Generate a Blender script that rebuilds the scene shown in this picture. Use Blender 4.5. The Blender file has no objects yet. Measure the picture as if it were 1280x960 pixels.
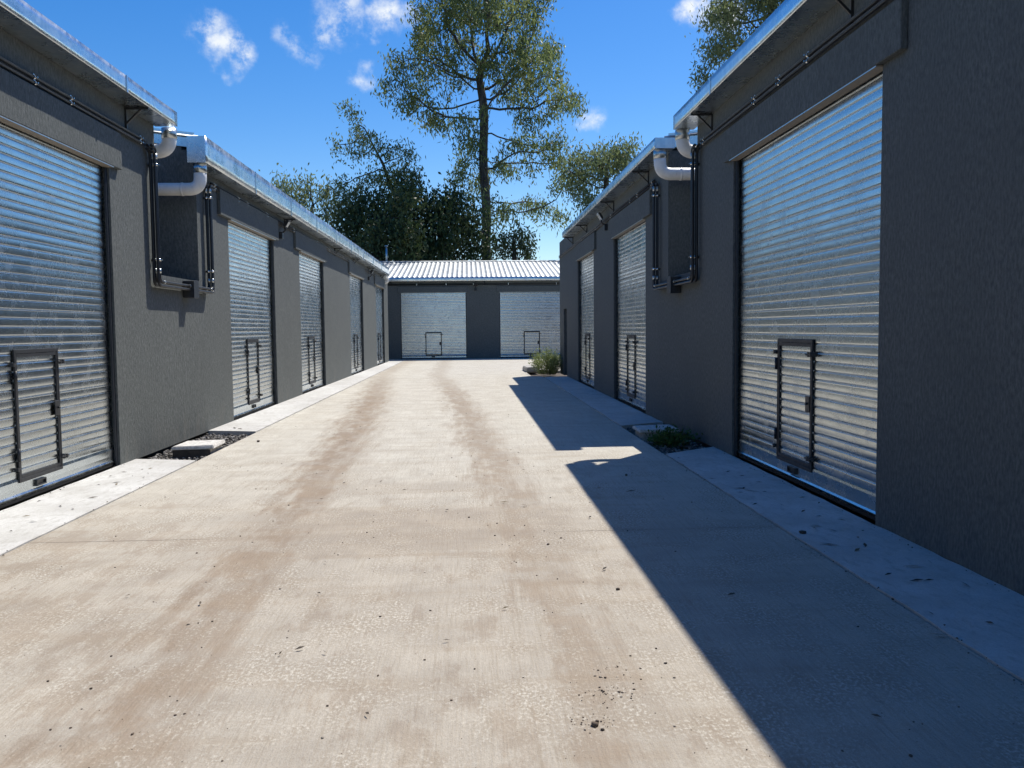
import bpy, bmesh, math, random
import numpy as np
from mathutils import Vector, Matrix, noise as mnoise

random.seed(7)
scene = bpy.context.scene
COL = scene.collection
R = math.radians

# ------------------------------------------------------------------ camera geometry
F_PX, CAM_H = 1090.0, 1.54
_F = Vector((585 - 640, 411 - 480, F_PX)).normalized()
_H = Vector((1, -0.0102, 0)); _X = (_H - _F * _H.dot(_F)).normalized()
_Z = _X.cross(_F)
if _Z.y > 0: _Z = -_Z
# rows of CAM3 = world axes in camera space (x right, y down, z forward)
def ray(px, py):
    d = Vector((px - 640, py - 480, F_PX))
    return Vector((_X.dot(d), _F.dot(d), _Z.dot(d)))
def at_y(px, py, y):
    d = ray(px, py); t = y / d.y
    return Vector((t * d.x, y, CAM_H + t * d.z))

# ------------------------------------------------------------------ node helper
class NT:
    def __init__(s, tree): s.t = tree; s.n = tree.nodes; s.l = tree.links
    def node(s, typ, ins=None, **props):
        nd = s.n.new(typ)
        for k, v in props.items(): setattr(nd, k, v)
        for k, v in (ins or {}).items():
            sock = nd.inputs[k]
            if isinstance(v, bpy.types.NodeSocket): s.l.new(v, sock)
            else: sock.default_value = v
        return nd
    def math(s, op, a, b=None, c=None, clamp=False):
        ins = {0: a}
        if b is not None: ins[1] = b
        if c is not None: ins[2] = c
        return s.node('ShaderNodeMath', ins, operation=op, use_clamp=clamp).outputs[0]
    def vmath(s, op, a, b=None, scale=None):
        ins = {0: a}
        if b is not None: ins[1] = b
        nd = s.node('ShaderNodeVectorMath', ins, operation=op)
        if scale is not None: nd.inputs['Scale'].default_value = scale
        return nd
    def ramp(s, v, a, b, lo=0.0, hi=1.0, smooth=True):
        return s.node('ShaderNodeMapRange', {'Value': v, 'From Min': a, 'From Max': b, 'To Min': lo, 'To Max': hi},
                      interpolation_type='SMOOTHSTEP' if smooth else 'LINEAR').outputs['Result']
    def mix(s, f, a, b, mode='MIX'):
        nd = s.n.new('ShaderNodeMix'); nd.data_type = 'RGBA'; nd.blend_type = mode
        for i, v in ((0, f), (6, a), (7, b)):
            if isinstance(v, bpy.types.NodeSocket): s.l.new(v, nd.inputs[i])
            else: nd.inputs[i].default_value = v if i == 0 else (*v[:3], 1)
        return nd.outputs[2]
    def pos(s): return s.node('ShaderNodeNewGeometry').outputs['Position']
    def obj(s): return s.node('ShaderNodeTexCoord').outputs['Object']
    def scale(s, vec, sc): return s.vmath('MULTIPLY', vec, sc).outputs[0]
    def noise(s, vec, sc, detail=4, rough=.55, dist=0, out='Fac'):
        return s.node('ShaderNodeTexNoise', {'Vector': vec, 'Scale': sc, 'Detail': detail, 'Roughness': rough, 'Distortion': dist}).outputs[out]
    def bump(s, h, strength, dist, normal=None):
        ins = {'Height': h, 'Strength': strength, 'Distance': dist}
        if normal is not None: ins['Normal'] = normal
        return s.node('ShaderNodeBump', ins).outputs[0]

def new_mat(name):
    m = bpy.data.materials.new(name); m.use_nodes = True
    m.node_tree.nodes.clear()
    nt = NT(m.node_tree)
    out = nt.node('ShaderNodeOutputMaterial')
    p = nt.node('ShaderNodeBsdfPrincipled')
    nt.l.new(p.outputs[0], out.inputs[0])
    nt.p = p; nt.out = out
    def put(k, v):
        if isinstance(v, bpy.types.NodeSocket): nt.l.new(v, p.inputs[k])
        else: p.inputs[k].default_value = (*v, 1) if (hasattr(v, '__len__') and len(v) == 3) else v
    nt.put = put
    return m, nt

def mat_plain(name, col, rough=.6, metal=0.0, var=.15, sc=30, bump=0.0):
    m, nt = new_mat(name)
    n = nt.noise(nt.obj(), sc, 5)
    c = nt.mix(nt.ramp(n, .3, .7), tuple(v * (1 - var) for v in col), tuple(min(1, v * (1 + var)) for v in col))
    nt.put('Base Color', c); nt.put('Roughness', nt.ramp(n, .3, .7, rough * .85, min(1, rough * 1.15))); nt.put('Metallic', metal)
    if bump: nt.put('Normal', nt.bump(n, bump, .004))
    return m

def mat_galv(name, col=(.60, .645, .68), r0=.22, r1=.36, spangle=55, wave=.0, streak=0.0):
    m, nt = new_mat(name)
    P = nt.pos()
    v = nt.node('ShaderNodeTexVoronoi', {'Vector': nt.vmath('ADD', P, nt.scale(nt.noise(P, 18, 2, out='Color'), (.015, .015, .015))).outputs[0], 'Scale': spangle})
    cell = nt.node('ShaderNodeSeparateColor', {0: v.outputs['Color']}).outputs[0]
    big = nt.noise(P, 2.2, 5, .65)
    a = nt.mix(cell, tuple(x * .93 for x in col), tuple(min(1, x * 1.05) for x in col))
    patch = nt.ramp(nt.noise(nt.scale(P, (1, 1, 1.4)), 5, 3, .5), .50, .74)
    a = nt.mix(nt.math('MULTIPLY', patch, .16), a, (.74, .76, .78))
    if streak:
        st = nt.ramp(nt.noise(nt.scale(P, (7, 7, .35)), 1.6, 4, .6), .42, .66)
        a = nt.mix(nt.math('MULTIPLY', st, streak), a, (.82, .84, .83))
    nt.put('Base Color', a); nt.put('Metallic', 1.0)
    r = nt.math('ADD', nt.ramp(big, .3, .7, r0, r1), nt.math('MULTIPLY', cell, .05))
    nt.put('Roughness', nt.math('ADD', r, nt.math('MULTIPLY', patch, .08)))
    if wave:
        nt.put('Normal', nt.bump(nt.noise(nt.scale(P, (1, 1, .5)), 3.2, 2), .5, wave))
    return m

def mat_stucco():
    m, nt = new_mat('stucco')
    P = nt.pos()
    fine = nt.noise(P, 190, 3, .6)
    grain = nt.noise(nt.scale(P, (1, 1, .42)), 46, 4, .65)
    drag = nt.noise(nt.scale(P, (1, 1, .12)), 22, 3, .6)
    big = nt.noise(P, 1.1, 4, .6)
    c = nt.mix(nt.ramp(grain, .3, .72), (.080, .089, .086), (.150, .160, .153))
    c = nt.mix(nt.ramp(big, .35, .7, 0, .35), c, (.092, .100, .097))
    z = nt.node('ShaderNodeSeparateXYZ', {0: P}).outputs[2]
    # dried splash of dust above the slab
    dust = nt.math('MULTIPLY', nt.ramp(z, .55, .0), nt.ramp(nt.noise(nt.scale(P, (1, 1, .35)), 5, 5), .45, .75))
    c = nt.mix(nt.math('MULTIPLY', dust, .35), c, (.20, .185, .16))
    stain = nt.ramp(nt.noise(nt.scale(P, (1.5, 1.5, .12)), 3.0, 4, .6), .60, .78)
    c = nt.mix(nt.math('MULTIPLY', stain, .22), c, (.165, .164, .160))
    nt.put('Base Color', c); nt.put('Roughness', .88)
    nt.p.inputs['Specular IOR Level'].default_value = .25
    h = nt.math('ADD', nt.math('MULTIPLY', grain, 1.0), nt.math('ADD', nt.math('MULTIPLY', drag, .8), nt.math('MULTIPLY', fine, .35)))
    nt.put('Normal', nt.bump(h, .75, .010))
    return m

def mat_road():
    m, nt = new_mat('worn_concrete')
    P = nt.pos()
    sx = nt.node('ShaderNodeSeparateXYZ', {0: P}); x, y = sx.outputs[0], sx.outputs[1]
    w1 = nt.noise(P, .55, 4, .6); w2 = nt.noise(P, 2.3, 5, .65)
    streak = nt.noise(nt.scale(P, (1, .11, 1)), 7.5, 5, .65)
    broom = nt.noise(nt.scale(P, (1, .045, 1)), 85, 3, .6)
    cross = nt.noise(nt.scale(P, (.16, 1, 1)), 4.2, 4, .6)
    grit = nt.noise(P, 120, 4, .7)
    base = nt.mix(nt.ramp(w2, .3, .72), (.535, .512, .448), (.655, .635, .562))
    base = nt.mix(nt.ramp(cross, .48, .72, 0, .50), base, (.43, .375, .295))
    base = nt.mix(nt.ramp(broom, .35, .75, 0, .26), base, (.36, .315, .24))
    # tyre tracks: two brown ribbons that follow a gentle bend
    yc = nt.math('MINIMUM', nt.math('MAXIMUM', y, 1.0), 30.0)
    xc = nt.math('SUBTRACT', .5775, nt.math('ADD', nt.math('MULTIPLY', yc, .0195), nt.math('MULTIPLY', nt.math('MULTIPLY', yc, yc), .0012)))
    m3 = nt.noise(nt.scale(P, (1, .35, 1)), 5.0, 6, .72)
    wob = nt.math('ADD', nt.math('MULTIPLY', nt.math('SUBTRACT', w1, .5), .45), nt.math('ADD', nt.math('MULTIPLY', nt.math('SUBTRACT', streak, .5), .8), nt.math('MULTIPLY', nt.math('SUBTRACT', m3, .5), .7)))
    t1 = nt.math('ADD', nt.math('SUBTRACT', x, xc), wob)
    tr1 = nt.ramp(nt.math('ABSOLUTE', t1), .52, .02)
    tr2 = nt.ramp(nt.math('ABSOLUTE', nt.math('ADD', t1, 1.87)), .60, .02)
    fade = nt.ramp(y, 30, 18, .55, 1)
    tracks = nt.math('MULTIPLY', nt.math('MAXIMUM', nt.math('MULTIPLY', tr1, .85), tr2), fade)
    tracks = nt.math('MULTIPLY', tracks, nt.ramp(nt.math('ADD', nt.math('MULTIPLY', w2, .5), nt.math('MULTIPLY', m3, .5)), .36, .56, .50, 1))
    # settled silt in the dip across the joint
    ye = nt.math('ADD', y, nt.math('ADD', nt.math('MULTIPLY', nt.math('SUBTRACT', m3, .5), .9), nt.math('MULTIPLY', nt.math('SUBTRACT', cross, .5), .8)))
    band = nt.math('MULTIPLY', nt.ramp(ye, 5.55, 6.0), nt.ramp(ye, 7.75, 7.35))
    xe = nt.math('ADD', x, nt.math('MULTIPLY', nt.math('SUBTRACT', w2, .5), .9))
    band = nt.math('MULTIPLY', band, nt.math('MULTIPLY', nt.ramp(xe, -2.5, -1.6), nt.ramp(xe, 1.6, .45)))
    band2 = nt.math('MULTIPLY', nt.math('MULTIPLY', nt.ramp(ye, 8.0, 8.2), nt.ramp(ye, 9.0, 8.6)), nt.math('MULTIPLY', nt.ramp(xe, -2.2, -1.5), nt.ramp(xe, .9, .3)))
    film = nt.math('MAXIMUM', nt.math('MULTIPLY', band, .62), nt.math('MULTIPLY', band2, .40))
    # loose brown wash over the near half
    wash = nt.math('MULTIPLY', nt.ramp(y, 13, 5), nt.ramp(nt.math('ADD', nt.math('MULTIPLY', w1, .4), nt.math('MULTIPLY', m3, .6)), .42, .58))
    wash = nt.math('MULTIPLY', wash, nt.ramp(x, 2.4, .9, .25, .70))
    haze = nt.math('MULTIPLY', nt.ramp(y, 11, 5.5, .0, .44), nt.ramp(x, 2.4, 1.6, .6, 1))
    dirt = nt.math('MAXIMUM', nt.math('MAXIMUM', tracks, film), nt.math('MAXIMUM', wash, haze))
    clean = nt.math('SUBTRACT', 1.0, nt.math('MULTIPLY', dirt, .75))
    c = nt.mix(nt.math('MULTIPLY', dirt, .85, clamp=True), base, nt.mix(nt.ramp(w2, .3, .7), (.170, .108, .066), (.265, .186, .120)))
    # bare pale blotches where the laitance scaled off
    blotch = nt.math('MULTIPLY', nt.ramp(nt.noise(nt.scale(P, (1, .5, 1)), 21, 6, .75), .54, .64), nt.ramp(nt.noise(P, .9, 3), .47, .60))
    c = nt.mix(nt.math('MULTIPLY', nt.math('MULTIPLY', blotch, clean), .45), c, (.54, .51, .45))
    speck = nt.ramp(nt.noise(P, 46, 2, .5), .735, .77)
    c = nt.mix(nt.math('MULTIPLY', speck, .7), c, (.13, .105, .085))
    edge = nt.math('MULTIPLY', nt.ramp(nt.math('ABSOLUTE', nt.math('SUBTRACT', y, 6.5)), .16, .0), nt.ramp(w2, .35, .6))
    c = nt.mix(nt.math('MULTIPLY', edge, .35), c, (.25, .2, .155))
    g2 = nt.noise(nt.scale(P, (1, .7, 1)), 62, 4, .65)
    g3 = nt.noise(P, 170, 3, .6)
    worn = nt.ramp(nt.math('ADD', nt.math('MULTIPLY', nt.noise(nt.vmath('ADD', P, (3.3, 9.2, 0)).outputs[0], 1.7, 6, .7), .75), nt.math('MULTIPLY', streak, .25)), .44, .60)
    lines = nt.noise(nt.vmath('ADD', nt.scale(P, (1, .03, 1)), nt.scale(w2, (.02, 0, 0)) if False else (0, 0, 0)).outputs[0], 48, 4, .7)
    c = nt.mix(nt.ramp(lines, .50, .66, 0, .34), c, (.30, .25, .185))
    c = nt.mix(nt.math('MULTIPLY', nt.ramp(g2, .42, .58, 1, 0), nt.math('ADD', .14, nt.math('MULTIPLY', worn, .50))), c, (.30, .25, .19))
    c = nt.mix(nt.math('MULTIPLY', nt.ramp(g2, .52, .64), nt.math('MULTIPLY', nt.math('MULTIPLY', worn, clean), .80)), c, (.74, .71, .62))
    c = nt.mix(nt.ramp(g3, .36, .58, .34, 0), c, (.24, .20, .15))
    pit = nt.ramp(nt.noise(nt.vmath('ADD', P, (7.3, 2.1, 0)).outputs[0], 95, 2, .5), .70, .74)
    c = nt.mix(nt.math('MULTIPLY', pit, .65), c, (.12, .10, .08))
    smudge = nt.math('MULTIPLY', nt.ramp(nt.noise(nt.scale(P, (1, .6, 1)), 5.5, 4, .6), .60, .70), nt.ramp(nt.noise(P, .7, 2), .5, .62))
    c = nt.mix(nt.math('MULTIPLY', smudge, .40), c, (.24, .215, .18))
    nt.put('Base Color', c); nt.put('Roughness', nt.ramp(w2, .3, .7, .74, .92))
    nt.p.inputs['Specular IOR Level'].default_value = .3
    h = nt.math('ADD', nt.math('MULTIPLY', broom, .8), nt.math('ADD', nt.math('ADD', nt.math('MULTIPLY', grit, .7), nt.math('MULTIPLY', g2, 1.1)), nt.math('MULTIPLY', w2, .6)))
    nt.put('Normal', nt.bump(h, .6, .007))
    return m

def mat_apron():
    m, nt = new_mat('pale_concrete')
    P = nt.pos()
    w = nt.noise(P, 2.0, 6, .65); g = nt.noise(P, 90, 4, .7)
    mid = nt.noise(nt.scale(P, (1, .4, 1)), 14, 5, .7)
    c = nt.mix(nt.ramp(w, .3, .7), (.49, .48, .45), (.61, .605, .58))
    c = nt.mix(nt.ramp(mid, .48, .68, 0, .6), c, (.38, .365, .33))
    s = nt.ramp(nt.noise(nt.scale(P, (1, .45, 1)), 9, 3, .5), .71, .74)
    c = nt.mix(nt.math('MULTIPLY', s, .35), c, (.26, .25, .235))
    c = nt.mix(nt.ramp(g, .38, .7, 0, .38), c, (.34, .32, .29))
    nt.put('Base Color', c); nt.put('Roughness', .85)
    nt.p.inputs['Specular IOR Level'].default_value = .3
    nt.put('Normal', nt.bump(nt.math('ADD', g, nt.math('MULTIPLY', mid, 1.6)), .5, .008))
    return m

def mat_leaf(name, c0, c1, c2, trans=.5):
    m, nt = new_mat(name)
    rnd = nt.node('ShaderNodeNewGeometry').outputs['Random Per Island']
    n = nt.noise(nt.pos(), .45, 3)
    c = nt.mix(nt.ramp(rnd, 0, 1, smooth=False), c0, c1)
    c = nt.mix(nt.math('MULTIPLY', nt.ramp(n, .42, .68), .75), c, c2)
    nt.put('Base Color', c); nt.put('Roughness', .5)
    nt.p.inputs['Specular IOR Level'].default_value = .35
    tr = nt.node('ShaderNodeBsdfTranslucent', {'Color': nt.mix(.5, c, c1)})
    mx = nt.node('ShaderNodeMixShader', {0: trans, 1: nt.p.outputs[0], 2: tr.outputs[0]})
    nt.l.new(mx.outputs[0], nt.out.inputs[0])
    return m

def mat_bark(name, c0, c1):
    m, nt = new_mat(name)
    n = nt.noise(nt.scale(nt.pos(), (1, 1, .18)), 9, 5, .7)
    nt.put('Base Color', nt.mix(nt.ramp(n, .35, .68), c0, c1)); nt.put('Roughness', .9)
    nt.put('Normal', nt.bump(n, .8, .03))
    return m

def mat_stone(name, c0, c1, c2):
    m, nt = new_mat(name)
    rnd = nt.node('ShaderNodeNewGeometry').outputs['Random Per Island']
    c = nt.mix(nt.ramp(rnd, .0, .7), c0, c1); c = nt.mix(nt.ramp(rnd, .72, .95), c, c2)
    c = nt.mix(nt.ramp(nt.noise(nt.pos(), 80, 3), .4, .7, 0, .3), c, c0)
    nt.put('Base Color', c); nt.put('Roughness', .9)
    return m

def mat_pvc():
    m, nt = new_mat('white_pvc')
    P = nt.pos()
    n = nt.noise(P, 6, 5, .7); sc = nt.ramp(nt.noise(nt.scale(P, (5, 5, .9)), 5, 4, .7), .60, .72)
    c = nt.mix(nt.ramp(n, .35, .7), (.76, .75, .73), (.66, .645, .61))
    c = nt.mix(nt.math('MULTIPLY', sc, .35), c, (.42, .38, .32))
    nt.put('Base Color', c); nt.put('Roughness', .38)
    return m

M = dict(
    stucco=mat_stucco(), road=mat_road(), apron=mat_apron(),
    slat=mat_galv('galvanised_slats', (.55, .595, .605), .17, .26, 60, .0012),
    gutter=mat_galv('galvanised_gutter', (.64, .70, .74), .20, .32, 26, .010, .6),
    roof=mat_galv('zinc_roofing', (.45, .48, .50), .42, .6, 20),
    collar=mat_galv('galvanised_collar', (.52, .55, .55), .24, .36, 50),
    black=mat_plain('black_enamel', (.018, .020, .023), .42),
    rail=mat_plain('dark_rail_steel', (.022, .026, .032), .5),
    frame=mat_plain('charcoal_frame_paint', (.021, .023, .026), .5),
    conduit=mat_plain('black_conduit', (.012, .013, .015), .45),
    clamp=mat_plain('bright_zinc', (.78, .78, .76), .22, 1.0),
    rubber=mat_plain('rubber', (.012, .012, .013), .7),
    brown=mat_plain('bounce_tan_angle_iron', (.26, .225, .18), .6),  # brown iron lightened to tan: ground bounce under the lintel put into the colour
    pvc=mat_pvc(),
    camwhite=mat_plain('white_plastic', (.72, .73, .74), .35),
    chamber=mat_plain('rough_cast_concrete', (.40, .38, .345), .9, 0, .3, 22, .8),
    lidc=mat_plain('chamber_lid_concrete', (.58, .56, .52), .9, 0, .25, 25, .6),
    board=mat_plain('formwork_board', (.055, .047, .04), .85, 0, .4, 14, .5),
    soil=mat_plain('soil', (.085, .065, .048), .95, 0, .35, 9, .8),
    gravel=mat_stone('gravel_stone', (.07, .064, .058), (.22, .205, .185), (.46, .44, .41)),
    crumb=mat_stone('dirt_crumb', (.05, .038, .03), (.14, .105, .078), (.30, .27, .23)),
    dryleaf=mat_stone('dry_leaf', (.035, .03, .026), (.10, .075, .05), (.20, .16, .09)),
    euc=mat_leaf('eucalyptus_leaf', (.088, .132, .046), (.215, .270, .098), (.265, .290, .105)),
    euc2=mat_leaf('eucalyptus_leaf_pale', (.090, .135, .060), (.205, .252, .110), (.24, .262, .11)),
    dense=mat_leaf('broad_leaf', (.030, .058, .020), (.072, .108, .036), (.115, .128, .042), .30),
    shrubl=mat_leaf('shrub_leaf', (.14, .20, .05), (.28, .33, .12), (.22, .26, .08), .35),
    weed=mat_leaf('weed_leaf', (.03, .08, .02), (.08, .17, .04), (.06, .12, .03), .3),
    bark=mat_bark('eucalyptus_bark', (.030, .026, .023), (.15, .135, .118)),
    bark2=mat_bark('dark_bark', (.03, .024, .02), (.085, .068, .054)),
    stem=mat_bark('weed_stem', (.10, .10, .04), (.2, .19, .09)),
)

# ------------------------------------------------------------------ object helpers
def mesh_obj(name, me, mats, parent=None):
    o = bpy.data.objects.new(name, me); COL.objects.link(o)
    for m in (mats if isinstance(mats, (list, tuple)) else [mats]):
        if m.name not in [x.name for x in me.materials if x]: me.materials.append(m)
    if parent is not None:
        o.parent = parent
        w = Matrix.Identity(4); p = parent
        while p is not None:
            w = p.matrix_basis @ w if p.parent is None else p.matrix_parent_inverse @ p.matrix_basis @ w
            p = p.parent
        o.matrix_parent_inverse = w.inverted()
    return o
def tag(o, label=None, cat=None, group=None, kind=None):
    if label: o['label'] = label
    if cat: o['category'] = cat
    if group: o['group'] = group
    if kind: o['kind'] = kind
    return o
def empty(name, loc, label, cat, group=None):
    o = bpy.data.objects.new(name, None); COL.objects.link(o); o.location = loc
    o.empty_display_size = .2
    return tag(o, label, cat, group)

class MB:
    """collects shapes; f maps local (u, d, z) to world"""
    def __init__(s, f=None): s.bm = bmesh.new(); s.f = f or (lambda a, b, c: Vector((a, b, c)))
    def hexa(s, pts):
        v = [s.bm.verts.new(s.f(*p)) for p in pts]
        for q in ((0, 1, 2, 3), (4, 5, 6, 7), (0, 1, 5, 4), (1, 2, 6, 5), (2, 3, 7, 6), (3, 0, 4, 7)):
            s.bm.faces.new([v[i] for i in q])
        return s
    def box(s, u0, u1, d0, d1, z0, z1):
        return s.hexa([(u0, d0, z0), (u1, d0, z0), (u1, d1, z0), (u0, d1, z0), (u0, d0, z1), (u1, d0, z1), (u1, d1, z1), (u0, d1, z1)])
    def prism(s, poly, u0, u1):
        """poly in (d, z) extruded along u"""
        a = [s.bm.verts.new(s.f(u0, d, z)) for d, z in poly]; b = [s.bm.verts.new(s.f(u1, d, z)) for d, z in poly]
        n = len(poly); s.bm.faces.new(a); s.bm.faces.new(b)
        for i in range(n): s.bm.faces.new([a[i], a[(i + 1) % n], b[(i + 1) % n], b[i]])
        return s
    def cells(s, us, zs, filled, d0, d1):
        us = sorted(set(us)); zs = sorted(set(zs)); cache = {}
        def V(i, k, d):
            key = (i, k, d)
            if key not in cache: cache[key] = s.bm.verts.new(s.f(us[i], d, zs[k]))
            return cache[key]
        nu, nz = len(us) - 1, len(zs) - 1
        on = {(i, k): filled((us[i] + us[i + 1]) / 2, (zs[k] + zs[k + 1]) / 2) for i in range(nu) for k in range(nz)}
        for (i, k), v in on.items():
            if not v: continue
            for d in (d0, d1): s.bm.faces.new([V(i, k, d), V(i + 1, k, d), V(i + 1, k + 1, d), V(i, k + 1, d)])
            for (di, dk, a, b) in ((-1, 0, (i, k), (i, k + 1)), (1, 0, (i + 1, k), (i + 1, k + 1)), (0, -1, (i, k), (i + 1, k)), (0, 1, (i, k + 1), (i + 1, k + 1))):
                if not on.get((i + di, k + dk), False):
                    s.bm.faces.new([V(*a, d0), V(*b, d0), V(*b, d1), V(*a, d1)])
        return s
    def tube(s, pts, r, n=10, bend=0.0, caps=True):
        pts = [Vector(p) for p in pts]
        path = [pts[0]]
        for i in range(1, len(pts) - 1):
            a, b, c = pts[i - 1], pts[i], pts[i + 1]
            if bend:
                e1 = (a - b).normalized(); e2 = (c - b).normalized()
                p0, p2 = b + e1 * bend, b + e2 * bend
                for k in range(9):
                    t = k / 8; path.append(p0 * (1 - t) ** 2 + b * 2 * t * (1 - t) * .97 + b * 0 + p2 * t * t if False else (p0.lerp(b, t)).lerp(b.lerp(p2, t), t))
            else: path.append(b)
        path.append(pts[-1])
        wp = [s.f(*p) for p in path]
        rings = []; ref = None
        for i, p in enumerate(wp):
            t = (wp[min(i + 1, len(wp) - 1)] - wp[max(i - 1, 0)]).normalized()
            if ref is None: ref = t.orthogonal().normalized()
            ref = (ref - t * ref.dot(t)).normalized(); bi = t.cross(ref)
            rr = r[i] if isinstance(r, list) else r
            rings.append([s.bm.verts.new(p + (ref * math.cos(2 * math.pi * k / n) + bi * math.sin(2 * math.pi * k / n)) * rr) for k in range(n)])
        for A, B in zip(rings, rings[1:]):
            for k in range(n):
                fc = s.bm.faces.new([A[k], A[(k + 1) % n], B[(k + 1) % n], B[k]]); fc.smooth = True
        if caps: s.bm.faces.new(rings[0]); s.bm.faces.new(rings[-1])
        return s
    def bevel(s, w=.004, seg=1):
        bmesh.ops.bevel(s.bm, geom=list(s.bm.edges), offset=w, segments=seg, affect='EDGES', clamp_overlap=True); return s
    def mesh(s, name):
        bmesh.ops.recalc_face_normals(s.bm, faces=s.bm.faces)
        me = bpy.data.meshes.new(name); s.bm.to_mesh(me); s.bm.free(); return me
    def build(s, name, mat, parent=None): return mesh_obj(name, s.mesh(name), mat, parent)

def np_mesh(name, verts, faces_q):
    verts = np.asarray(verts, dtype=np.float32); q = np.asarray(faces_q, dtype=np.int32)
    me = bpy.data.meshes.new(name)
    me.vertices.add(len(verts)); me.vertices.foreach_set('co', verts.ravel())
    k = q.shape[1]
    me.loops.add(q.size); me.loops.foreach_set('vertex_index', q.ravel())
    me.polygons.add(len(q)); me.polygons.foreach_set('loop_start', np.arange(0, q.size, k, dtype=np.int32))
    me.update(calc_edges=True); me.validate()
    return me

# ------------------------------------------------------------------ frames of the three rows
LX0, LS = -4.115, .0065
def FL(u, d, z): return Vector((LX0 + LS * u + d, u, z))
def FR(u, d, z): return Vector((3.11 - d, u, z))
BY = 45.3
def FB(u, d, z): return Vector((u, BY - d, z))
def door_matrix(side, u0, u1, zs=1.0):
    """viewer-facing frame: X to the viewer's right, Y into the wall, Z up"""
    if side == 'L':
        a = math.atan(LS); X = Vector((math.sin(a), math.cos(a), 0)); o = FL(u0, 0, 0)
    elif side == 'R': X = Vector((0, -1, 0)); o = FR(u1, 0, 0)
    else: X = Vector((1, 0, 0)); o = FB(u0, 0, 0)
    Z = Vector((0, 0, 1)); Y = Z.cross(X)
    s = (u1 - u0) / 3.4
    m = Matrix((X * s, Y, Z * zs)).transposed().to_4x4(); m.translation = o
    return m

# ------------------------------------------------------------------ roller door (built once, then copied)
SET = .07           # curtain recess behind the wall face
def curtain_mesh(seed):
    rng = random.Random(seed)
    W, pitch, NX = 3.4, .0815, 14
    prof = [(.00, -.0006), (.02, .0028), (.045, .0074), (.095, .0078), (.125, .0036), (.15, .0003), (.185, -.0009), (.34, -.0017), (.52, -.0021), (.70, -.0019), (.86, -.0013), (.96, -.0008)]
    rows = []
    z = .205; k = 0
    while z < 3.52:
        tilt = rng.uniform(-.0011, .0011); off = rng.uniform(-.0008, .0008)
        for fz, dy in prof:
            rows.append((z + fz * pitch, SET + dy + off + tilt * (fz - .5) * 2, k))
        z += pitch; k += 1
    verts, faces = [], []
    for (zz, dy, kk) in rows:
        zc = zz; yy = dy
        if zz > 3.395:     # starts to wind on to the roll
            a = (zz - 3.395) / .10; yy += .10 * (1 - math.cos(a)); zc = 3.395 + .10 * math.sin(a)
        for i in range(NX + 1):
            x = W * i / NX
            dent = .0007 * mnoise.noise(Vector((x * 1.3, zz * 2.1, seed))) + .0006 * mnoise.noise(Vector((x * .6, kk * 3.7, seed + 5)))
            verts.append((x, yy + dent, zc))
    n = NX + 1
    for r in range(len(rows) - 1):
        for i in range(NX): faces.append((r * n + i, r * n + i + 1, (r + 1) * n + i + 1, (r + 1) * n + i))
    me = np_mesh('slat_curtain', verts, faces)
    for p in me.polygons: p.use_smooth = True
    return me

def bars(x0, x1, z0, z1, side, top, y0, y1):
    m = MB()
    m.box(x0, x0 + side, y0, y1, z0, z1); m.box(x1 - side, x1, y0, y1, z0, z1)
    m.box(x0 + side, x1 - side, y0, y1, z1 - top, z1); m.box(x0 + side, x1 - side, y0, y1, z0, z0 + top)
    return m

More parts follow.
